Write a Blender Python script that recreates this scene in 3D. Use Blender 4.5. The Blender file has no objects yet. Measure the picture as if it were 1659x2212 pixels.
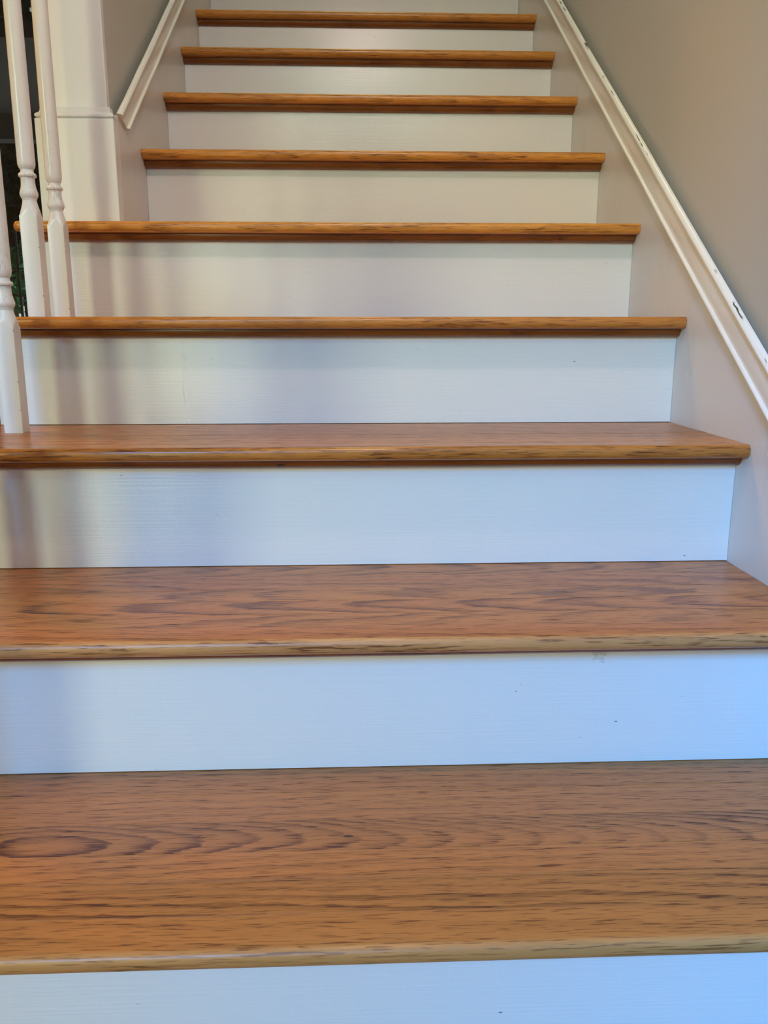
import bpy, math, random
from mathutils import Vector, Matrix
SC = bpy.context.scene
COL = SC.collection
random.seed(7)

# ------------------------------------------------------------ camera
def make_camera():
    yaw, pitch, roll, f = 0.03917, 0.21792, 0.00035, 1762.8
    cd = bpy.data.cameras.new('camera'); co = bpy.data.objects.new('camera', cd); COL.objects.link(co)
    cd.sensor_fit = 'VERTICAL'; cd.sensor_height = 36.0; cd.lens = f / 2212.0 * 36.0
    cd.clip_start = 0.02; cd.clip_end = 200
    cy, sy, cp, sp, cr, sr = (math.cos(yaw), math.sin(yaw), math.cos(pitch), math.sin(pitch), math.cos(roll), math.sin(roll))
    r0 = Vector((cy, -sy, 0)); f0 = Vector((sy, cy, 0)); u0 = Vector((0, 0, 1))
    fw = f0 * cp - u0 * sp; u1 = f0 * sp + u0 * cp
    rt = r0 * cr - u1 * sr; up = r0 * sr + u1 * cr
    m = Matrix.Identity(4)
    for i in range(3):
        m[i][0], m[i][1], m[i][2] = rt[i], up[i], -fw[i]
    m.translation = Vector((-0.03667, -0.36028, 0.7351))
    co.matrix_world = m
    SC.camera = co
make_camera()

# ------------------------------------------------------------ light
LAMP = 190.0                     # warm ceiling globe over the stair foot, emission strength
LAMP_COL = (1.0, 0.72, 0.66)
WORLD = 0.12                     # dim sky seen beyond the garden

w = bpy.data.worlds.new('overcast_sky'); SC.world = w; w.use_nodes = True
bg = w.node_tree.nodes['Background']; bg.inputs[0].default_value = (0.80, 0.90, 1.0, 1); bg.inputs[1].default_value = WORLD

def area(name, loc, rot, sx, sy, power, rgb):
    l = bpy.data.lights.new(name, 'AREA'); l.shape = 'RECTANGLE'; l.size = sx; l.size_y = sy
    k = max(rgb); l.energy = power * k; l.color = tuple(c / k for c in rgb)
    o = bpy.data.objects.new(name, l); COL.objects.link(o); o.location = loc; o.rotation_euler = tuple(math.radians(a) for a in rot)
    return o
YB = -1.25                       # inside face of the entrance wall behind the camera
# bright sky over the trees, reaching the steps through the open front door
area('blue_sky_through_door', (-1.5, -4.0, 3.6), (75, 0, -14.6), 1.2, 1.2, 200, (0.09, 0.88, 2.35))
area('bright_cloud_through_window', (-3.3, -4.0, 2.4), (75, 0, -31.8), 0.7, 1.6, 200, (0.70, 0.68, 0.40))
# the window beside the door, and an added cool fill above the doorway
area('side_window_daylight', (-0.81, YB - 0.03, 0.85), (90, 0, 0), 0.18, 1.5, 6, (1.1, 1.2, 0.70))
area('front_fill', (0.0, YB + 0.03, 2.30), (90, 0, 0), 1.0, 0.25, 10, (0.56, 1.24, 1.08))
# added fill lights without fixture or opening: left room, upper hall, landing
area('left_room_fill', (-2.3, 1.8, 2.4), (0, 0, 0), 0.4, 0.4, 20, (1.75, 0.80, 0.03))
area('upper_hall_fill', (0.02, 3.0, 4.9), (0, 0, 0), 0.4, 0.4, 30, (0.55, 0.58, 0.30))
area('landing_fill', (0.02, 5.90, 3.9), (-90, 0, 0), 0.9, 1.2, 20, (0.05, 0.15, 0.40))
sun = bpy.data.lights.new('garden_sun', 'SUN'); sun.energy = 5.0; sun.angle = math.radians(.6); sun.color = (1, .97, .9)
so = bpy.data.objects.new('garden_sun', sun); COL.objects.link(so)
so.rotation_euler = Vector((-.45, -.45, -.77)).to_track_quat('-Z', 'Y').to_euler()

SC.view_settings.view_transform = 'Standard'
SC.view_settings.look = 'None'
SC.view_settings.gamma = 1.0
SC.view_settings.use_curve_mapping = False
SC.view_settings.exposure = 0.09

# ------------------------------------------------------------ numbers (metres)
RISE, RUN = 0.19, 0.27323        # one step
XL, XR = -0.50923, 0.55471       # faces of the two skirts
OPEN_X = -0.706                  # free left end of the lower treads
STRX = -0.669                    # free left end of the lower risers
OVER, TH, COVE = 0.0434, 0.0207, 0.0143
SL = RISE / RUN
NSTEP = 13

# ------------------------------------------------------------ helpers
def mesh(name, verts, faces, mat=None, parent=None, smooth=False, loc=None):
    me = bpy.data.meshes.new(name); me.from_pydata([tuple(v) for v in verts], [], faces); me.update()
    if mat: me.materials.append(mat)
    if smooth:
        for p in me.polygons: p.use_smooth = True
    o = bpy.data.objects.new(name, me); COL.objects.link(o)
    if parent: o.parent = parent
    if loc: o.location = loc
    return o
def empty(name, loc=(0, 0, 0)):
    o = bpy.data.objects.new(name, None); COL.objects.link(o); o.location = loc; o.empty_display_size = .1
    return o
def tag(o, label=None, cat=None, group=None, kind=None):
    if label: o['label'] = label
    if cat: o['category'] = cat
    if group: o['group'] = group
    if kind: o['kind'] = kind
    return o
def bevel(o, width, seg=2, angle=35):
    m = o.modifiers.new('bevel', 'BEVEL'); m.width = width; m.segments = seg; m.limit_method = 'ANGLE'
    m.angle_limit = math.radians(angle); m.harden_normals = False
    return o
def autosmooth(o, deg=40):
    me = o.data
    for p in me.polygons: p.use_smooth = True
    try: me.set_sharp_from_angle(angle=math.radians(deg))
    except Exception: pass
    return o
def box_data(x0, x1, y0, y1, z0, z1):
    v = [(x0, y0, z0), (x1, y0, z0), (x1, y1, z0), (x0, y1, z0), (x0, y0, z1), (x1, y0, z1), (x1, y1, z1), (x0, y1, z1)]
    f = [(0, 3, 2, 1), (4, 5, 6, 7), (0, 1, 5, 4), (1, 2, 6, 5), (2, 3, 7, 6), (3, 0, 4, 7)]
    return v, f
def boxes(name, lst, mat, parent=None):
    V, F = [], []
    for b in lst:
        v, f = box_data(*b); n = len(V); V += v; F += [tuple(i + n for i in q) for q in f]
    return mesh(name, V, F, mat, parent)
def prism_x(name, prof, x0, x1, mat, parent=None, nx=1, wob=None):
    """profile [(y,z)] anticlockwise seen from +x, pushed from x0 to x1"""
    n = len(prof); V = []; F = []
    for i in range(nx + 1):
        x = x0 + (x1 - x0) * i / nx
        dz = wob(x) if wob else 0
        V += [(x, y, z + dz) for y, z in prof]
    for i in range(nx):
        for j in range(n):
            a = i * n + j; b = i * n + (j + 1) % n
            F.append((a, a + n, b + n, b)[::-1])
    F.append(tuple(range(n))[::-1]); F.append(tuple(range(nx * n, nx * n + n)))
    o = mesh(name, V, F, mat, parent)
    import bmesh
    bm = bmesh.new(); bm.from_mesh(o.data); bmesh.ops.recalc_face_normals(bm, faces=bm.faces); bm.to_mesh(o.data); bm.free()
    return o

# ------------------------------------------------------------ materials
class NT:
    def __init__(s, name):
        s.m = bpy.data.materials.new(name); s.m.use_nodes = True; s.t = s.m.node_tree
        s.b = s.t.nodes['Principled BSDF']; s.out = s.t.nodes['Material Output']
    def n(s, typ, **kw):
        nd = s.t.nodes.new(typ)
        for k, v in kw.items(): setattr(nd, k, v)
        return nd
    def l(s, a, b): s.t.links.new(a, b)
    def val(s, sock, x):
        if hasattr(x, 'is_linked') or hasattr(x, 'links'): s.l(x, sock)
        else: sock.default_value = x
    def math(s, op, a, b=0.0, c=0.0, clamp=False):
        nd = s.n('ShaderNodeMath', operation=op, use_clamp=clamp)
        s.val(nd.inputs[0], a); s.val(nd.inputs[1], b); s.val(nd.inputs[2], c)
        return nd.outputs[0]
    def noise(s, vec, scale, detail=2, rough=.5, dist=0):
        nd = s.n('ShaderNodeTexNoise'); s.val(nd.inputs['Vector'], vec)
        nd.inputs['Scale'].default_value = scale; nd.inputs['Detail'].default_value = detail
        nd.inputs['Roughness'].default_value = rough; nd.inputs['Distortion'].default_value = dist
        return nd.outputs['Fac']
    def mapping(s, vec, scale=(1, 1, 1), loc=(0, 0, 0), rot=(0, 0, 0)):
        nd = s.n('ShaderNodeMapping'); s.val(nd.inputs[0], vec)
        nd.inputs['Scale'].default_value = scale; nd.inputs['Location'].default_value = loc; nd.inputs['Rotation'].default_value = rot
        return nd.outputs[0]
    def ramp(s, fac, stops):
        nd = s.n('ShaderNodeValToRGB'); cr = nd.color_ramp
        while len(cr.elements) < len(stops): cr.elements.new(.5)
        for e, (p, c) in zip(cr.elements, stops):
            e.position = p; e.color = c if len(c) == 4 else (*c, 1)
        s.val(nd.inputs[0], fac); return nd.outputs[0]
    def smooth(s, x, a, b):
        nd = s.n('ShaderNodeMapRange', interpolation_type='SMOOTHSTEP'); s.val(nd.inputs[0], x)
        nd.inputs[1].default_value = a; nd.inputs[2].default_value = b
        return nd.outputs[0]
    def mix(s, fac, a, b, mode='MIX'):
        nd = s.n('ShaderNodeMix', data_type='RGBA', blend_type=mode)
        s.val(nd.inputs[0], fac)
        for k, x in ((6, a), (7, b)):
            if isinstance(x, tuple): nd.inputs[k].default_value = x if len(x) == 4 else (*x, 1)
            else: s.l(x, nd.inputs[k])
        return nd.outputs[2]
    def bump(s, h, strength, dist):
        nd = s.n('ShaderNodeBump'); nd.inputs['Strength'].default_value = strength; nd.inputs['Distance'].default_value = dist
        s.val(nd.inputs['Height'], h); s.l(nd.outputs[0], s.b.inputs['Normal']); return nd
    def pos(s): return s.n('ShaderNodeNewGeometry').outputs['Position']
    def obj(s): return s.n('ShaderNodeTexCoord').outputs['Object']
    def sep(s, v):
        nd = s.n('ShaderNodeSeparateXYZ'); s.l(v, nd.inputs[0]); return nd.outputs

def specks(N, vec, scale, r, keep):
    """small sparse nicks: one possible fleck in each cell"""
    vo = N.n('ShaderNodeTexVoronoi'); N.val(vo.inputs['Vector'], vec); vo.inputs['Scale'].default_value = scale
    vo.inputs['Randomness'].default_value = 1
    d = N.math('LESS_THAN', vo.outputs['Distance'], r)
    c = N.n('ShaderNodeSeparateColor'); N.l(vo.outputs['Color'], c.inputs[0])
    k = N.math('LESS_THAN', c.outputs[0], keep)
    return N.math('MULTIPLY', d, k)

def paint(name, col, rough=.3, stroke=(7, 60, 380), rot=(0, 0, 0), strength=.40, nick=True, scuff=None, wrinkle=None, stain=None, dirt=0.05, crack=False):
    N = NT(name); P = N.pos()
    br = N.noise(N.mapping(P, stroke, rot=rot), 1.0, 3, .55)
    br2 = N.noise(N.mapping(P, (2.2, 4, 9)), 1.0, 2, .5)
    lump = N.noise(P, 160, 2, .5)
    h = N.math('ADD', br, N.math('MULTIPLY', lump, .5))
    c = N.mix(N.math('MULTIPLY', br2, dirt * 2), tuple(col), tuple(x * .86 for x in col))
    if nick:
        sp = specks(N, N.mapping(P, (1, 1, 2.2), rot=(.1, 0, .3)), 17, .034, .26)
        c = N.mix(N.math('MULTIPLY', sp, .75), c, (.12, .11, .10))
        sp2 = specks(N, N.mapping(P, (.8, 1, 1.8), loc=(3, 5, 1)), 30, .06, .18)
        c = N.mix(N.math('MULTIPLY', sp2, .22), c, (.35, .33, .30))
    if scuff:
        sc = N.smooth(N.noise(N.mapping(P, (6, 9, 5)), 1.0, 5, .65), .52, .75)
        c = N.mix(N.math('MULTIPLY', sc, scuff), c, tuple(x * .6 for x in col))
    X = N.sep(P)
    if wrinkle is not None:
        wob = N.math('MULTIPLY_ADD', N.noise(N.mapping(P, (1, 1, 30)), 1, 2), .016, -.008)
        dx = N.math('ABSOLUTE', N.math('SUBTRACT', N.math('SUBTRACT', X[0], wrinkle), wob))
        line = N.math('SUBTRACT', 1.0, N.smooth(dx, .0005, .004))
        brk = N.smooth(N.noise(N.mapping(P, (1, 1, 55), loc=(0, 0, 3)), 1, 2, .6), .40, .62)
        h = N.math('ADD', h, N.math('MULTIPLY', N.math('MULTIPLY', line, brk), .9))
    if stain:
        vd = N.n('ShaderNodeVectorMath', operation='DISTANCE'); N.l(P, vd.inputs[0]); vd.inputs[1].default_value = stain
        nz = N.noise(P, 130, 3, .6)
        msk = N.math('SUBTRACT', 1.0, N.smooth(N.math('ADD', vd.outputs['Value'], N.math('MULTIPLY', nz, .05)), .030, .042))
        c = N.mix(N.math('MULTIPLY', msk, .45), c, (.50, .44, .36))
    if crack:      # the filler between the moulding and the wall has split in places
        up = N.math('SUBTRACT', X[2], N.math('MULTIPLY', X[1], SL))
        jag = N.math('MULTIPLY_ADD', N.noise(N.mapping(P, (1, 70, 70)), 1, 2), .0030, -.0015)
        d = N.math('ABSOLUTE', N.math('SUBTRACT', N.math('ADD', up, jag), .1458))
        thin = N.math('SUBTRACT', 1.0, N.smooth(d, .0004, .0011))
        part = N.smooth(N.noise(N.mapping(P, (1, 11, 11)), 1, 2, .6), .57, .62)
        c = N.mix(N.math('MULTIPLY', thin, part), c, (.03, .028, .025))
    N.val(N.b.inputs['Base Color'], c)
    N.val(N.b.inputs['Roughness'], N.math('MULTIPLY_ADD', br, .10, rough - .05))
    N.bump(h, strength, .0006)
    return N.m

WHITE = (.80, .795, .79)
M_RISER = paint('riser_gloss_paint', WHITE, .23)
M_RISER4 = paint('riser_gloss_paint_wrinkled', WHITE, .23, wrinkle=-.335)
M_RISER2 = paint('riser_gloss_paint_stained', WHITE, .23, stain=(.272, .589, .345))
M_SKIRT = paint('skirt_paint', (.70, .685, .69), .36, stroke=(60, 300, 14), rot=(math.radians(-55), 0, 0), strength=.22, nick=False, scuff=.22, dirt=.10)
M_TRIM = paint('trim_gloss_paint', (.82, .79, .75), .30, stroke=(40, 5, 120), rot=(math.radians(-34.8), 0, 0), strength=.07, nick=False)
M_TRIM_R = paint('trim_gloss_paint_cracked', (.82, .79, .75), .30, stroke=(40, 5, 120), rot=(math.radians(-34.8), 0, 0), strength=.07, nick=False, crack=True)
M_COLUMN = paint('column_gloss_paint', (.80, .80, .80), .33, stroke=(260, 260, 9), strength=.18, nick=False)

def wall_paint():
    N = NT('greige_wall_paint'); P = N.pos()
    n = N.noise(P, 260, 3, .6); sp = specks(N, P, 7, .02, .25)
    c = N.mix(N.noise(P, 1.4, 2), (.54, .53, .495), (.51, .50, .468))
    c = N.mix(N.math('MULTIPLY', sp, .5), c, (.2, .19, .18))
    N.l(c, N.b.inputs['Base Color']); N.b.inputs['Roughness'].default_value = .55
    N.bump(n, .12, .0006); return N.m
M_WALL = wall_paint()

def baluster_paint():
    N = NT('old_white_baluster_paint'); O = N.obj(); X = N.sep(O)
    inf = N.n('ShaderNodeObjectInfo'); 
    off = N.n('ShaderNodeVectorMath', operation='ADD'); N.l(O, off.inputs[0])
    cb = N.n('ShaderNodeCombineXYZ'); N.l(N.math('MULTIPLY', inf.outputs['Random'], 37.0), cb.inputs[2]); N.l(cb.outputs[0], off.inputs[1])
    V = off.outputs[0]
    crack = N.smooth(N.noise(N.mapping(V, (520, 520, 90)), 1, 3, .6), .55, .68)
    zone = N.math('MULTIPLY', N.smooth(X[2], .19, .22), N.math('SUBTRACT', 1.0, N.smooth(X[2], .27, .36)))
    zone = N.math('MULTIPLY', zone, N.smooth(N.noise(N.mapping(V, (8, 8, 9)), 1, 2), .40, .58))
    c = N.mix(N.math('MULTIPLY', N.math('MULTIPLY', crack, zone), .55), (.80, .77, .74), (.34, .32, .30))
    # brown chips along the block's corner
    ex = N.math('GREATER_THAN', N.math('ADD', X[0], N.math('MULTIPLY', X[1], -1)), .0295)
    ch = N.math('GREATER_THAN', N.noise(N.mapping(V, (200, 200, 110)), 1, 2, .6), .615)
    low = N.math('LESS_THAN', X[2], .19)
    chip = N.math('MULTIPLY', N.math('MULTIPLY', ex, ch), low)
    c = N.mix(chip, c, (.16, .08, .035))
    N.l(c, N.b.inputs['Base Color']); N.b.inputs['Roughness'].default_value = .27
    N.bump(N.math('ADD', N.math('MULTIPLY', N.math('MULTIPLY', crack, zone), -1.2), N.math('MULTIPLY', N.noise(V, 300, 2), .3)), .3, .0006)
    return N.m
M_BAL = baluster_paint()

def oak(name, light=(.47, .235, .098), dark=(.25, .095, .032), rough=.24, coat=.25, edge_tint=(.58, .33, .13)):
    N = NT(name); O = N.obj(); inf = N.n('ShaderNodeObjectInfo'); R = inf.outputs['Random']
    def rnd(k): return N.math('FRACT', N.math('MULTIPLY', R, k))
    def att(k):
        a = N.n('ShaderNodeAttribute', attribute_type='OBJECT', attribute_name=k); return a.outputs['Fac']
    X = N.sep(O)
    sx = N.math('ADD', X[0], N.math('MULTIPLY', R, 91.0))
    def vec(ax, ay, az):
        c = N.n('ShaderNodeCombineXYZ')
        N.l(N.math('MULTIPLY', sx, ax), c.inputs[0]); N.l(N.math('MULTIPLY', X[1], ay), c.inputs[1]); N.l(N.math('MULTIPLY', X[2], az), c.inputs[2])
        return c.outputs[0]
    # growth rings cut lengthwise: a straight part plus a trough that opens away from one point (cathedral figure)
    wander = N.math('MULTIPLY_ADD', N.noise(vec(2.3, 0, 0), 1.0, 1, .4), .030, -.015)
    yy = N.math('SUBTRACT', N.math('ADD', X[1], N.math('MULTIPLY', X[2], .8)), N.math('ADD', att('grain_yc'), wander))
    dx = N.math('SUBTRACT', X[0], att('grain_x0'))
    reach = N.math('SQRT', N.math('ADD', N.math('MULTIPLY', dx, dx), .0012))
    v = N.math('MULTIPLY', reach, att('grain_slope'))
    v = N.math('ADD', v, N.math('MULTIPLY', N.math('MULTIPLY', yy, yy), att('grain_curve')))
    v = N.math('ADD', v, N.math('MULTIPLY', yy, att('grain_lin')))
    v = N.math('ADD', v, N.math('MULTIPLY', N.noise(vec(1.6, 6, 6), 1.0, 2, .5), 3.0))
    v = N.math('ADD', v, N.math('MULTIPLY', N.noise(vec(7, 26, 26), 1.0, 2, .5), .9))
    v = N.math('ADD', v, N.math('MULTIPLY', N.noise(vec(26, 330, 330), 1.0, 2, .6), .55))
    fr = N.math('FRACT', v)
    ring = N.ramp(fr, [(0, (.04,) * 3), (.38, (.12,) * 3), (.66, (.55,) * 3), (.86, (1,) * 3), (.95, (.85,) * 3), (1.0, (.06,) * 3)])
    band = N.noise(vec(1.1, 24, 24), 1.0, 3, .55)
    pores = N.smooth(N.noise(vec(27, 500, 500), 1.0, 2, .55), .535, .635)
    fine = N.noise(vec(50, 1300, 1300), 1.0, 2, .6)
    f = N.math('MULTIPLY', ring, N.math('MULTIPLY', N.math('MULTIPLY_ADD', N.smooth(band, .30, .68), .75, .25), att('grain_figure')))
    f = N.math('ADD', f, N.math('MULTIPLY', N.math('SUBTRACT', fine, .5), .34))
    f = N.math('ADD', f, N.math('MULTIPLY', N.math('SUBTRACT', N.noise(vec(.8, 60, 60), 1.0, 3, .6), .5), .55))
    f = N.math('ADD', f, N.math('MULTIPLY', pores, N.math('MULTIPLY_ADD', ring, .22, .46)), clamp=True)
    c = N.mix(f, tuple(light), tuple(dark))
    edge = N.math('MULTIPLY', N.smooth(N.math('MULTIPLY', X[1], -1.0), .0155, .0215), att('grain_edge'))  # front edge of the nose mixed towards a lighter golden tone
    c = N.mix(N.math('MULTIPLY', edge, N.math('SUBTRACT', .62, N.math('MULTIPLY', f, .5))), c, tuple(edge_tint))
    hs = N.n('ShaderNodeHueSaturation'); N.l(c, hs.inputs['Color']); N.l(att('grain_tone'), hs.inputs['Value'])
    N.l(N.math('MULTIPLY_ADD', rnd(5.13), .010, .495), hs.inputs['Hue'])
    c = hs.outputs[0]
    pin = specks(N, vec(.35, 1, 1), 26, .055, .16)
    c = N.mix(N.math('MULTIPLY', pin, .85), c, (.03, .015, .008))
    N.l(c, N.b.inputs['Base Color'])
    N.val(N.b.inputs['Roughness'], N.math('MULTIPLY_ADD', pores, .10, rough))
    N.b.inputs['Specular IOR Level'].default_value = .36
    N.b.inputs['Coat Weight'].default_value = coat; N.b.inputs['Coat Roughness'].default_value = .12
    N.bump(N.math('ADD', N.math('MULTIPLY', pores, -.5), N.noise(vec(9, 40, 40), 1, 2)), .14, .0005)
    return N.m
GR = random.Random(11)
def grain(o, slope=None, curve=None, lin=None, x0=None, yc=None, figure=None, tone=None, edge=0.0):
    r = GR.random
    o['grain_slope'] = slope if slope is not None else (2 + 5 * r())
    o['grain_curve'] = float(curve if curve is not None else 400 * r() + 200)
    o['grain_lin'] = float(lin if lin is not None else 60 * r() - 30)
    o['grain_x0'] = float(x0 if x0 is not None else 1.4 * r() - .7)
    o['grain_yc'] = float(yc if yc is not None else .05 * r() - .025)
    o['grain_figure'] = float(figure if figure is not None else .45 + .4 * r())
    o['grain_tone'] = float(tone if tone is not None else .93 + .14 * r())
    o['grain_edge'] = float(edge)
    o['grain_slope'] = float(o['grain_slope'])
    return o
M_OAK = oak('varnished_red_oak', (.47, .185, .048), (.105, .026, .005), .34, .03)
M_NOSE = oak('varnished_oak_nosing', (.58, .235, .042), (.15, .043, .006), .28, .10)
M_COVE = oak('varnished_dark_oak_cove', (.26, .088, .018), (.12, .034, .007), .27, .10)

def plain(name, col, rough=.5, metal=0, emit=None, es=0):
    N = NT(name); P = N.pos(); n = N.noise(P, 12, 3)
    c = N.mix(n, tuple(x * .92 for x in col), tuple(min(1, x * 1.06) for x in col))
    N.l(c, N.b.inputs['Base Color']); N.b.inputs['Roughness'].default_value = rough; N.b.inputs['Metallic'].default_value = metal
    if emit:
        N.b.inputs['Emission Color'].default_value = (*emit, 1); N.b.inputs['Emission Strength'].default_value = es
    return N.m
M_CEIL = plain('ceiling_paint', (.80, .78, .74), .7)
M_FLOOR = oak('hall_floor_oak', (.40, .19, .08), (.22, .08, .03), .3, .2)
M_FRAME = plain('dark_window_frame', (.03, .03, .035), .4)
M_IRON = plain('black_iron', (.012, .013, .014), .5)
M_PORCH = plain('weathered_dark_porch_boards', (.055, .055, .06), .8)
M_SOIL = plain('pale_gravel_ground', (.62, .64, .60), .9)
M_BARK = plain('tree_bark', (.05, .04, .03), .9)
def leafy(name, col, tcol):
    N = NT(name); P = N.pos(); n = N.noise(P, 9, 2)
    d = N.n('ShaderNodeBsdfDiffuse'); t = N.n('ShaderNodeBsdfTranslucent'); g = N.n('ShaderNodeMixShader'); g.inputs[0].default_value = .55
    N.l(N.mix(n, tuple(x * .6 for x in col), tuple(x * 1.3 for x in col)), d.inputs[0]); t.inputs[0].default_value = (*tcol, 1)
    N.l(d.outputs[0], g.inputs[1]); N.l(t.outputs[0], g.inputs[2]); N.l(g.outputs[0], N.out.inputs[0]); return N.m
M_LEAF = leafy('garden_leaf', (.06, .20, .09), (.10, .34, .14))
M_LEAFD = plain('dark_tree_leaf', (.012, .03, .014), .6)
M_BRASS = plain('aged_brass', (.45, .32, .14), .35, 1)

def glass():
    N = NT('dusty_window_glass'); P = N.pos()
    tr = N.n('ShaderNodeBsdfTransparent'); tr.inputs[0].default_value = (.80, .84, .85, 1)
    gl = N.n('ShaderNodeBsdfGlossy'); gl.inputs['Roughness'].default_value = .02
    df = N.n('ShaderNodeBsdfDiffuse'); df.inputs[0].default_value = (.5, .52, .55, 1)
    fz = N.n('ShaderNodeFresnel'); fz.inputs[0].default_value = 1.45
    m1 = N.n('ShaderNodeMixShader'); N.l(fz.outputs[0], m1.inputs[0]); N.l(tr.outputs[0], m1.inputs[1]); N.l(gl.outputs[0], m1.inputs[2])
    dust = N.smooth(N.noise(P, 70, 4, .7), .56, .72); dust2 = N.noise(P, 3, 2)
    m2 = N.n('ShaderNodeMixShader'); N.l(N.math('MULTIPLY_ADD', N.math('MULTIPLY', dust, dust2), .22, .018), m2.inputs[0])
    N.l(m1.outputs[0], m2.inputs[1]); N.l(df.outputs[0], m2.inputs[2])
    N.l(m2.outputs[0], N.out.inputs[0]); return N.m
M_GLASS = glass()

# ------------------------------------------------------------ setting
YF = 4.6                         # far wall of the room left of the stairs
ROOMX = -4.2
def struct(o): o['kind'] = 'structure'; return o
fl = struct(boxes('floor', [(ROOMX, 3.2, YB, YF, -.05, 0)], M_FLOOR)); FLOOR_OBJ = fl
# right wall, a little behind the skirt's face
struct(boxes('wall_right', [(XR + .0125, XR + .15, YB, 6.0, 0, 5.2)], M_WALL))
# left wall starts behind the column and steps over the fifth tread
wl = prism_x('wall_left', [(1.46, .9515), (1.74, .9515), (1.74, 0.0), (6.0, 0.0), (6.0, 5.2), (1.46, 5.2)], -.655, XL - .0145, M_WALL)
struct(wl)
# entrance wall behind the camera: openings for the garden window and the front door
WX0, WX1, WZ0, WZ1 = -2.42, -.68, .06, 2.12
DX0, DX1, DZ1 = -.62, .90, 2.06
struct(boxes('wall_back', [(ROOMX, WX0, YB - .14, YB, 0, 2.8), (WX0, WX1, YB - .14, YB, 0, WZ0), (WX0, WX1, YB - .14, YB, WZ1, 2.8),
                           (WX1, DX0, YB - .14, YB, 0, 2.8), (DX0, XR + .15, YB - .14, YB, DZ1, 2.5)], M_WALL))
# far wall with the dark window
FX0, FX1, FZ0, FZ1 = -2.75, -1.25, .30, 2.66
struct(boxes('wall_far', [(ROOMX, FX0, YF, YF + .14, 0, 2.8), (FX1, -.655, YF, YF + .14, 0, 2.8), (FX0, FX1, YF, YF + .14, 0, FZ0), (FX0, FX1, YF, YF + .14, FZ1, 2.8)], M_WALL))
struct(boxes('wall_outer', [(ROOMX - .14, ROOMX, YB, YF, 0, 2.8)], M_WALL))
struct(boxes('wall_landing', [(-.655, XR + .15, 6.0, 6.14, 2.4, 5.2)], M_WALL))
struct(boxes('ceiling', [(ROOMX, -.655, YB - .14, YF + .14, 2.8, 2.92), (-.66, -.64, YB - .14, 1.46, 2.62, 2.92), (-.655, XR + .15, YB - .14, .95, 2.5, 2.62), (-.655, XR + .15, .95, 6.14, 5.2, 5.3), (-.655, XR + .15, .85, .95, 2.62, 5.2)], M_CEIL))
struct(boxes('wall_upper', [(-.655, XL - .0145, .95, 1.46, 2.62, 5.2)], M_WALL))

def window(name, x0, x1, y, z0, z1, fr=.05, mat=M_TRIM):
    e = struct(boxes(name, [(x0, x0 + fr, y, y + .09, z0, z1), (x1 - fr, x1, y, y + .09, z0, z1), (x0 + fr, x1 - fr, y, y + .09, z0, z0 + fr), (x0 + fr, x1 - fr, y, y + .09, z1 - fr, z1)], mat))
    boxes('window_pane', [(x0 + fr, x1 - fr, y + .052, y + .056, z0 + fr, z1 - fr)], M_GLASS, e)
    return e
window('window_1', FX0, FX1, YF + .02, FZ0, FZ1, .05, M_FRAME)
window('window_2', WX0, WX1, YB - .13, WZ0, WZ1, .05)
window('fill_light_frame', -.52, .52, YB - .01, 2.155, 2.445, .02)  # frame put around the added fill light; the wall behind is solid
struct(boxes('door_1', [(DX0 - .08, DX0, YB - .15, YB + .015, 0, DZ1 + .08), (DX0, XR, YB - .15, YB + .015, DZ1, DZ1 + .08)], M_TRIM))

# ------------------------------------------------------------ sloping trims on the skirts
def sweep_trim(name, side, xf, zoff, y0, y1, q1, cut=None, mat=None):
    s = Vector((0, 1, SL)).normalized(); n = Vector((0, -SL, 1)).normalized()
    # (height across the trim, how far it stands proud)
    prof = [(0, 0), (0, .0080), (.0008, .0096), (.0026, .0104), (.0046, .0098), (.0056, .0084), (.0060, .0046), (.0090, .0048), (.0150, .0058), (.0220, .0062), (.0300, .0060), (.0380, .0054), (.0425, .0049),
            (.0430, .0044), (.0440, .0044), (.0446, .0086), (.0462, .0100), (.0490, .0108), (.0512, .0096), (.0524, .0074), (.0540, .0058), (.0550, .0030), (.0550, 0)]
    k = q1 / .055; V = []; F = []
    prof = [(q * k, wv) for q, wv in prof]
    N = 40
    base = Vector((xf, 0, zoff))
    for i in range(N + 1):
        for q, wv in prof:
            ya = y0 + (cut or 0) * q / q1
            y = ya + (y1 - ya) * i / N
            # y is measured along the slope at this height across the trim
            p = base + s * (y / s.y) + n * q
            p.x -= side * wv
            p.z += .0007 * math.sin(y * 9 + 1) + .0005 * math.sin(y * 23)
            V.append(p)
    m = len(prof)
    for i in range(N):
        for j in range(m - 1):
            a = i * m + j; F.append((a, a + 1, a + m + 1, a + m))
    F.append(tuple(range(m))); F.append(tuple(range(N * m, N * m + m))[::-1])
    o = mesh(name, V, F, mat or M_TRIM)
    import bmesh
    bm = bmesh.new(); bm.from_mesh(o.data); bmesh.ops.recalc_face_normals(bm, faces=bm.faces); bm.to_mesh(o.data); bm.free()
    autosmooth(o, 50); struct(o); return o
sweep_trim('trim_1', 1, XR, .0800, YB + .02, 4.6, .0552, mat=M_TRIM_R)
t2 = sweep_trim('trim_2', -1, XL, .0950, 1.517, 4.6, .0500, cut=-.035)
t2['label'] = 'sloping trim on the left wall ending beside the column'

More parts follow.
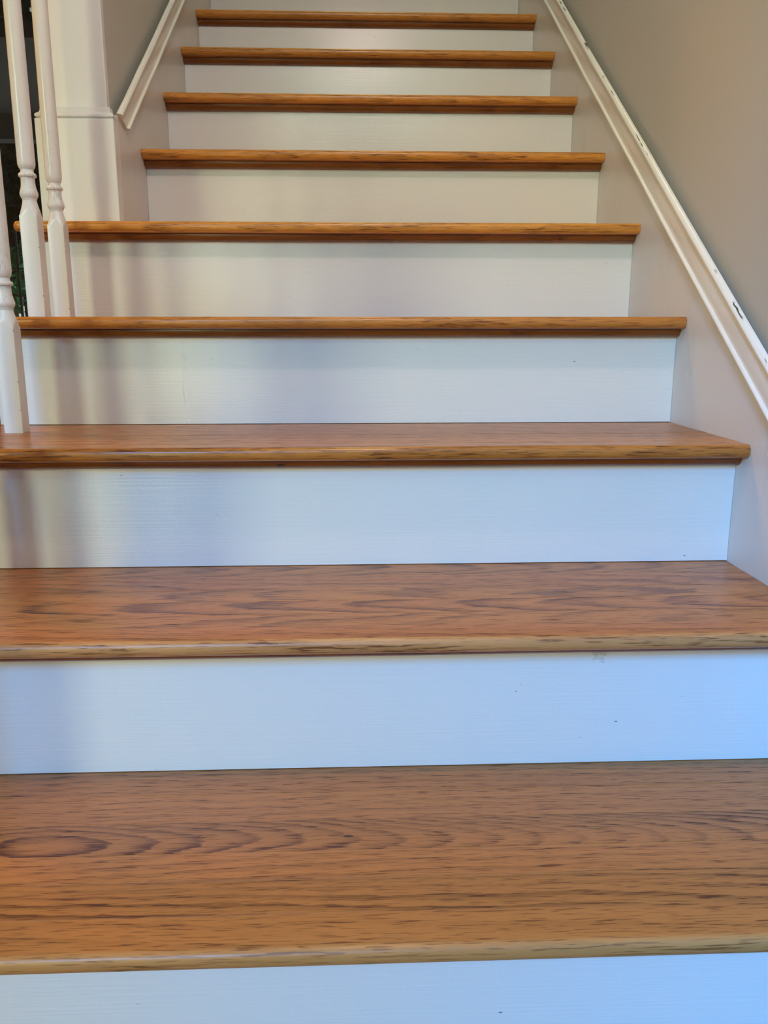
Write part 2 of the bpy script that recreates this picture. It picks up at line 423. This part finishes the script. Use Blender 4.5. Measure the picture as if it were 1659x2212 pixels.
# ------------------------------------------------------------ the staircase
grain(FLOOR_OBJ, figure=.5)
stair = empty('staircase', (0, 0, 0))
tag(stair, 'straight flight of stairs with varnished oak treads and white painted risers', 'staircase')
def arc(cy, cz, r, a0, a1, n):
    return [(cy + r * math.cos(math.radians(a0 + (a1 - a0) * i / n)), cz + r * math.sin(math.radians(a0 + (a1 - a0) * i / n))) for i in range(n + 1)]
def nose_prof(y0, yb, z):
    """section of the front board: rounded nose, flat back at yb; top at z"""
    rt, rb = .0088, .0105
    p = [(yb, z)] + arc(y0 + rt, z - rt, rt, 90, 172, 6) + arc(y0 + rb, z - TH + rb, rb, 188, 270, 6) + [(yb, z - TH)]
    return p[::-1]
JOINTS = [.0, .050, .1015, .1475, .2040, .2620, .335]     # board edges behind the nose, first tread
def wobf(seed, amp):
    r = random.Random(seed); a, b, c = r.uniform(0, 6), r.uniform(0, 6), r.uniform(0, 6)
    return lambda x: amp * (math.sin(x * 3.1 + a) + .5 * math.sin(x * 7.7 + b) + .3 * math.sin(x * 17 + c))
def board_local(o, cx, cy, cz):
    """give a board its own origin so that its grain is its own"""
    for v in o.data.vertices: v.co -= Vector((cx, cy, cz))
    o.location = (cx, cy, cz)
for k in range(1, NSTEP + 1):
    yk = k * RUN; zk = k * RISE
    xl = OPEN_X if k <= 5 else XL
    xr = XR - .0004
    back = yk + RUN + OVER + .012
    wob = wobf(k, .0006)
    nx = 24
    if k <= 3:
        j = [q if k == 1 else q + (0 if i in (0, 6) else random.uniform(-.009, .009)) for i, q in enumerate(JOINTS)]
        t = prism_x('tread', nose_prof(yk, yk + j[1], zk), xl + .010, xr, M_NOSE if k > 2 else M_OAK, stair, nx)
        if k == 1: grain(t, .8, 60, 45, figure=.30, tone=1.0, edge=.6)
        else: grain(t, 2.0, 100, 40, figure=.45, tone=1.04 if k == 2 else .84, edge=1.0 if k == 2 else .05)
        autosmooth(t, 40); board_local(t, 0, yk + .025, zk)
        for i in range(1, len(j) - 1):
            y0, y1 = yk + j[i] + .0002, min(yk + j[i + 1] - .0002, back)
            dz = random.uniform(-.00018, .00018)
            e = .0004
            pr = [(y0, zk - TH), (y1, zk - TH), (y1, zk - e + dz), (y1 - e, zk + dz), (y0 + e, zk + dz), (y0, zk - e + dz)]
            b = prism_x('tread_board', pr, xl + .010, xr, M_OAK, t, 1)
            for v in b.data.vertices: v.co -= Vector((0, (y0 + y1) / 2, zk))
            b.location = Vector((0, (y0 + y1) / 2, zk)) - t.location
            if k == 1:
                grain(b, **[dict(slope=3.2, curve=500, lin=60, x0=-1.1, yc=-.02, figure=.85, tone=.94), dict(slope=1.6, curve=60, lin=70, x0=.9, figure=.42, tone=1.0),
                            dict(slope=20.0, curve=1900, lin=4, x0=-.37, yc=-.012, figure=1.1, tone=.97), dict(slope=1.4, curve=80, lin=75, x0=1.0, figure=.28, tone=1.06),
                            dict(slope=1.2, curve=40, lin=80, x0=-.2, figure=.40, tone=.97)][i - 1])
            elif k == 2:
                grain(b, **[dict(slope=5.5, curve=420, lin=25, x0=.55, yc=.0, figure=.70, tone=1.04), dict(slope=7.0, curve=900, lin=0, x0=.62, yc=.004, figure=.85, tone=1.0),
                            dict(slope=6.0, curve=700, lin=-12, x0=.30, yc=-.006, figure=.80, tone=1.0), dict(slope=3.2, curve=260, lin=30, x0=-.8, figure=.6, tone=1.05),
                            dict(slope=9.0, curve=900, lin=6, x0=-.62, yc=.010, figure=.85, tone=.98)][i - 1])
            else:
                grain(b, figure=.55, tone=(1.05, .80, .86, 1.0, 1.0)[i - 1], curve=120, lin=30)
    else:
        t = prism_x('tread', nose_prof(yk, back, zk), xl + (.010 if k <= 5 else .0004), xr, M_NOSE, stair, nx)
        if k == 5:   # leave room for the wall: fifth tread stops at it on the open side
            pass
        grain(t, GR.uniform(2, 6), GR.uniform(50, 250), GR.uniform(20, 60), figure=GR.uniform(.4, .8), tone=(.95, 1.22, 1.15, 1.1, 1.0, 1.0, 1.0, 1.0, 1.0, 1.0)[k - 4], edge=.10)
        autosmooth(t, 40); board_local(t, 0, yk + .02, zk)
    if k <= 5:       # rounded return nosing along the free end
        V, F = [], []
        yend = back if k < 5 else 1.735
        pts = [(.0, 0)] + [( -.0105 - .0 + (-.0103) * math.cos(math.radians(a)) * 0, 0) for a in ()]
        n = 10; ring = []
        for i in range(n + 1):
            a = math.radians(90 + 180 * i / n); ring.append((.010 + .010 * math.cos(a), -TH / 2 + TH / 2 * math.sin(a)))
        ys = [yk + .010] + [yend]
        for yv in ys: V += [(xl + px, yv, zk + pz) for px, pz in ring]
        m = n + 1
        # front end closes as a quarter ball that meets the nose
        for s_ in (1, 2, 3, 4):
            a = math.radians(90 * s_ / 4)
            V += [(xl + .010 + (px - .010) * math.cos(a), yk + .010 - .0098 * math.sin(a) * math.sin(math.pi * i / n) ** .7 , zk + pz) for i, (px, pz) in enumerate(ring)]
        order = [1, 0, 2, 3, 4, 5]
        for a, b in zip(order[:-1], order[1:]):
            for i in range(n): F.append((a * m + i, a * m + i + 1, b * m + i + 1, b * m + i))
        F.append(tuple(m + i for i in range(m)))
        rn = mesh('return_nosing', V, F, M_NOSE, t); autosmooth(rn, 50); grain(rn, figure=.3)
        for v in rn.data.vertices: v.co -= Vector((xl, yk, zk))
        rn.location = Vector((xl, yk, zk)) - t.location
    # riser under this tread
    yr = yk + OVER
    zb = (k - 1) * RISE + (.0009 if k > 1 else 0)
    rl = STRX if k <= 5 else XL + .0005
    mt = M_RISER4 if k == 4 else M_RISER2 if k == 2 else M_RISER
    pr = [(yr, zb), (yr + .0115, zb), (yr + .0115, zk - TH), (yr, zk - TH)]
    prism_x('riser', pr, rl, xr, mt, stair, 1)
    # cove moulding tucked under the nose
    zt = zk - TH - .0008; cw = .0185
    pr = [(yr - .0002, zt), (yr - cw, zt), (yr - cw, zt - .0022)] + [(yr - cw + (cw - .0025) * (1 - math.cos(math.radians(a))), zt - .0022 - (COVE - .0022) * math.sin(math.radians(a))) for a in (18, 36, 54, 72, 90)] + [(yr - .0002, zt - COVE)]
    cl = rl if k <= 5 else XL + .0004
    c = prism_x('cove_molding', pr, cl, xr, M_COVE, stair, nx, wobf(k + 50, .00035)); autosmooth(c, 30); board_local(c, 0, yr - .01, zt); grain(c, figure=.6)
# skirt boards: sloping boards that the steps butt against
def sloped(name, x0, x1, y0, y1, up, down, mat):
    pr = [(y0, 0.0), (down / SL, 0.0), (y1, SL * y1 - down), (y1, SL * y1 + up), (y0, SL * y0 + up)]
    return prism_x(name, pr, x0, x1, mat, stair, 1)
sloped('skirt_board', XR, XR + .012, .02, 3.8, .095, .34, M_SKIRT)
pr = [(1.4598, .9505), (1.72, .9505), (1.72, SL * 1.72 - .30), (3.8, SL * 3.8 - .30), (3.8, SL * 3.8 + .11), (1.512, SL * 1.512 + .11), (1.4598, 1.1660)]
sk = prism_x('skirt_board', pr, XL - .014, XL, M_SKIRT, stair, 1)
# closed outer stringer under the open ends
pr = [(.30, .0)]
prf = [(RUN + OVER + .012, 0)]
for k in range(1, 6):
    prf += [(k * RUN + OVER + .012, k * RISE - TH - .001), ((k + 1) * RUN + OVER + (.0115 if k < 5 else -.03), k * RISE - TH - .001)]
prf += [(prf[-1][0], 0)]
prism_x('outer_stringer', prf, STRX, STRX + .014, M_SKIRT, stair, 1)
# upper landing
boxes('landing', [(XL, XR, (NSTEP + 1) * RUN + OVER + .03, 6.0, NSTEP * RISE - .05, NSTEP * RISE)], M_OAK, stair)
grain(bpy.data.objects['landing'])

# ------------------------------------------------------------ column at the wall's end
colm = empty('column', (-.585, 1.50, .95))
tag(colm, 'white boxed column with molded cap at the end of the left wall, standing on a tread', 'column')
def cpart(name, lst, mat, bv=.0015):
    o = boxes(name, lst, mat)
    for v in o.data.vertices: v.co -= colm.location
    o.parent = colm; bevel(o, bv, 2); return o
CF = 1.427
cpart('plinth', [(-.666, XL, CF, 1.4595, .9503, 1.1520), (-.666, -.6555, 1.4595, 1.60, .9503, 1.1520)], M_COLUMN)
cpart('shaft', [(-.655, XL - .0145, CF + .0145, 1.4595, 1.152, 2.62)], M_COLUMN, .002)
def cap():
    # profile: (outset from the shaft face, height)
    prof = [(0.0, 1.1752), (.0042, 1.1750), (.0046, 1.1742), (.0046, 1.1712), (.0052, 1.1700), (.0052, 1.1686), (.0060, 1.1660), (.0080, 1.1638), (.0104, 1.1624), (.0124, 1.1606), (.0134, 1.1582),
            (.0132, 1.1560), (.0118, 1.1544), (.0098, 1.1536), (.0096, 1.1530), (0, 1.1528)]
    V, F = [], []
    x0, x1, yf, yb = -.652, XL - .0137, CF + .0145, 1.4597
    for s, z in prof:
        V += [(x0 - s, yb, z), (x0 - s, yf - s, z), (x1 + s, yf - s, z), (x1 + s, yb, z)]
    for i in range(len(prof) - 1):
        for j in range(3):
            a = i * 4 + j; F.append((a, a + 1, a + 5, a + 4))
    V = [Vector(v) - colm.location for v in V]
    o = mesh('cap_molding', V, F, M_COLUMN, colm); autosmooth(o, 40)
    import bmesh
    bm = bmesh.new(); bm.from_mesh(o.data); bmesh.ops.recalc_face_normals(bm, faces=bm.faces); bm.to_mesh(o.data); bm.free()
cap()

# ------------------------------------------------------------ balusters
def baluster_meshes():
    a = .0155; out = {}
    NS = 48
    def ringr(R, z, sq):
        pts = []
        for i in range(NS):
            th = 2 * math.pi * i / NS
            r = min(R, a / max(abs(math.cos(th)), abs(math.sin(th)))) if sq else R
            pts.append((r * math.cos(th), r * math.sin(th), z))
        return pts
    def loft(name, rows, cap_top=False, deg=38):
        V, F = [], []
        for r in rows: V += r
        for i in range(len(rows) - 1):
            for j in range(NS):
                b = i * NS; F.append((b + j, b + (j + 1) % NS, b + NS + (j + 1) % NS, b + NS + j))
        F.append(tuple(range(NS))[::-1])
        F.append(tuple((len(rows) - 1) * NS + j for j in range(NS)))
        me = bpy.data.meshes.new(name); me.from_pydata(V, [], F); me.update(); me.materials.append(M_BAL)
        for p in me.polygons: p.use_smooth = True
        try: me.set_sharp_from_angle(angle=math.radians(deg))
        except Exception: pass
        return me
    blk = [ringr(.0208, 0, 1), ringr(.0212, .004, 1)] + [ringr(.0212, z, 1) for z in (.06, .12, .170)]
    for i in range(9):
        f = i / 8; blk.append(ringr(.0212 - (.0212 - .0122) * (f ** .62), .1725 + .0235 * f, 1))
    blk.append(ringr(.0118, .1985, 1))
    out['base_block'] = loft('base_block', blk)
    def lathe(name, prof): return loft(name, [ringr(r, z, 0) for z, r in prof], deg=55)
    vase = [(.1985, .0116), (.2000, .0124), (.2015, .0122), (.2030, .0132), (.2055, .0147), (.2085, .0154), (.2115, .0153), (.2150, .0143), (.2190, .0130), (.2235, .0121), (.2290, .0117), (.2345, .0117), (.2368, .0119),
            (.2372, .0140), (.2385, .0149), (.2405, .0151), (.2425, .0147), (.2437, .0136), (.2440, .0117), (.2460, .0110), (.2490, .0109), (.2500, .0111)]
    out['turned_vase'] = lathe('turned_vase', vase)
    shaft = [(.2500, .0112), (.2515, .0123), (.2545, .0139), (.2580, .0147), (.2620, .0148), (.32, .0147), (.45, .0144), (.60, .0139), (.80, .0130), (.845, .0120)]
    out['turned_shaft'] = lathe('turned_shaft', shaft)
    return out
BM = baluster_meshes()
BX = -.5985
def baluster(y, z, label):
    e = empty('baluster', (BX, y, z)); tag(e, label, 'baluster', 'white turned balusters along the open side of the stairs')
    for nm, me in BM.items():
        o = bpy.data.objects.new(nm, me); COL.objects.link(o); o.parent = e
        if nm == 'turned_shaft':      # each shaft is cut to meet the sloping rail
            f = (SL * y + RAIL + .001 - z - .25) / .595
            o.scale = (1, 1, f); o.location.z = .25 * (1 - f)
    return e
RAIL = .790
baluster(1.031, 3 * RISE, 'nearest white turned baluster, cut by the left edge of the photo, lowest foot')
baluster(1.179, 4 * RISE, 'white turned baluster in the middle of the three, its top before the dark window')
baluster(1.313, 4 * RISE, 'white turned baluster closest to the column, standing in front of its plinth')

# further down the flight, left of the picture's edge
for y, k, where in ((.895, 3, 'front one on the third step up'), (.757, 2, 'rear one on the second step up'), (.621, 2, 'front one on the second step up'),
                    (.484, 1, 'on the lowest step')):
    baluster(y, k * RISE, 'white turned baluster beyond the photo\'s left edge, ' + where)

newel = empty('newel_post', (BX, .345, RISE)); tag(newel, 'square white newel post at the foot of the railing, outside the photo', 'newel post')
for nm, hw, z0, z1 in (('post', .042, 0, 1.02), ('post_cap', .054, 1.02, 1.05), ('finial', .034, 1.05, 1.085)):
    bevel(boxes(nm, [(-hw, hw, -hw, hw, z0, z1)], M_COLUMN, newel), .006, 2)
rl = []
for a in range(24):
    th = 2 * math.pi * a / 24; c_, s_ = math.cos(th), math.sin(th)
    rl.append((.029 * math.copysign(abs(c_) ** .75, c_), .024 * math.copysign(abs(s_) ** .85, s_) + .027))
V, F = [], []
for yv in (.345 + .042, 1.4412):
    V += [(BX + px, yv, SL * yv + RAIL + pz) for px, pz in rl]
for a in range(24): F.append((a, (a + 1) % 24, 24 + (a + 1) % 24, 24 + a))
F += [tuple(range(24))[::-1], tuple(range(24, 48))]
hr = mesh('handrail', V, F, M_NOSE); autosmooth(hr, 50); grain(hr, figure=.5)
tag(hr, 'sloping oak handrail over the balusters, above the top of the photo', 'handrail')

# ------------------------------------------------------------ warm ceiling light over the foot of the stairs
LX, LY, LZ = .03, .25, 2.28
cl = empty('ceiling_light', (LX, LY, 2.5)); tag(cl, 'warm glowing globe light hanging from the hall ceiling above the stair foot', 'light')
def uv_sphere(name, r, mat, parent, loc, seg=24, rings=12):
    V = [(0, 0, r)]; F = []
    for i in range(1, rings):
        t = math.pi * i / rings
        V += [(r * math.sin(t) * math.cos(2 * math.pi * j / seg), r * math.sin(t) * math.sin(2 * math.pi * j / seg), r * math.cos(t)) for j in range(seg)]
    V.append((0, 0, -r)); L = len(V) - 1
    for j in range(seg): F.append((0, 1 + j, 1 + (j + 1) % seg)); F.append((L, L - seg + (j + 1) % seg, L - seg + j))
    for i in range(rings - 2):
        for j in range(seg):
            a = 1 + i * seg; F.append((a + j, a + seg + j, a + seg + (j + 1) % seg, a + (j + 1) % seg))
    return mesh(name, V, F, mat, parent, True, loc)
M_GLOBE = plain('warm_lamp_globe', (.9, .85, .75), .3, 0, LAMP_COL, LAMP)
uv_sphere('globe', .055, M_GLOBE, cl, (0, 0, LZ - 2.5))
def lathe_obj(name, prof, mat, parent, seg=24):
    V, F = [], []
    for r, z in prof: V += [(r * math.cos(2 * math.pi * j / seg), r * math.sin(2 * math.pi * j / seg), z) for j in range(seg)]
    for i in range(len(prof) - 1):
        for j in range(seg): F.append((i * seg + j, (i + 1) * seg + j, (i + 1) * seg + (j + 1) % seg, i * seg + (j + 1) % seg))
    return mesh(name, V, F, mat, parent, True)
lathe_obj('canopy', [(.001, 0), (.06, 0), (.058, -.012), (.03, -.022), (.001, -.024)], M_BRASS, cl)
lathe_obj('stem', [(.006, -.02), (.006, -.14), (.020, -.145), (.024, -.172), (.001, -.174)], M_BRASS, cl)

# ------------------------------------------------------------ porch and garden beyond the dark window
gv = [(-30, YF + .14, -.05), (8, YF + .14, -.05), (8, 13, -.05), (-30, 13, -.05), (-30, 26, 1.5), (8, 26, 1.5), (-30, 60, 1.6), (8, 60, 1.6)]
struct(mesh('ground', gv, [(0, 1, 2, 3), (3, 2, 5, 4), (4, 5, 7, 6)], M_SOIL))
pc = empty('porch_roof', (-2.2, 5.6, 2.2)); tag(pc, 'dark porch roof seen through the window beyond the balusters', 'porch')
def off(o, e):
    for v in o.data.vertices: v.co -= e.location
    o.parent = e
off(boxes('roof_deck', [(-4.6, -.4, YF + .145, 6.55, 2.34, 2.42)], M_PORCH), pc)
off(boxes('roof_beam', [(-4.6, -.4, 6.40, 6.55, 2.16, 2.339)], M_PORCH), pc)
fn = empty('garden_fence', (-3, 6.9, -.05)); tag(fn, 'thin black metal fence in front of green foliage outside the window', 'fence')
for zz in (.45, 1.03, 1.25):
    off(boxes('rail', [(-4.6, -.8, 6.89, 6.91, zz - .008, zz + .008)], M_IRON), fn)
for i in range(14):
    xx = -4.457 + i * .27
    off(boxes('post', [(xx - .009, xx + .009, 6.91, 6.928, -.05, 1.58)], M_IRON), fn)
def foliage(name, cx, cy, cz, rx, ry, rz, n, size, mat, parent, rnd):
    V, F = [], []
    for i in range(n):
        while True:
            p = Vector((rnd.uniform(-1, 1), rnd.uniform(-1, 1), rnd.uniform(-1, 1)))
            if p.length < 1: break
        c = Vector((cx + p.x * rx, cy + p.y * ry, cz + p.z * rz)); s = size * rnd.uniform(.6, 1.3)
        a = Vector((rnd.uniform(-1, 1), rnd.uniform(-1, 1), rnd.uniform(-1, .6))).normalized()
        b = a.cross(Vector((rnd.uniform(-1, 1), rnd.uniform(-1, 1), 1))).normalized(); nn = a.cross(b)
        k = len(V)
        V += [c - a * s, c + b * s * .38 + nn * s * .12, c + a * s, c - b * s * .38 + nn * s * .12]
        F += [(k, k + 1, k + 2), (k, k + 2, k + 3)]
    return tag(mesh(name, [v - parent.location for v in V], F, mat, parent), kind='stuff')
R = random.Random(3)
tree = empty('tree', (-4.1, 9.5, -.05)); tag(tree, 'dark leafy tree filling the upper part of the window behind the balusters', 'tree')
off(boxes('trunk', [(-4.25, -3.95, 9.4, 9.7, -.05, 2.2)], M_BARK), tree)
foliage('foliage', -4.0, 9.6, 2.9, 2.6, 1.1, 1.75, 9000, .16, M_LEAFD, tree, R)
hedge = empty('hedge', (-3.2, 8.0, -.05)); tag(hedge, 'green hedge low in the window, just behind the metal fence', 'hedge')
for i in (-2, -1, 0, 1, 2):
    off(boxes('stem', [(-3.2 + i * .5 - .02, -3.2 + i * .5 + .02, 7.98, 8.02, -.05, 1.2)], M_BARK), hedge)
foliage('foliage', -3.2, 8.0, 1.22, 1.7, .40, .34, 1500, .065, M_LEAF, hedge, R)
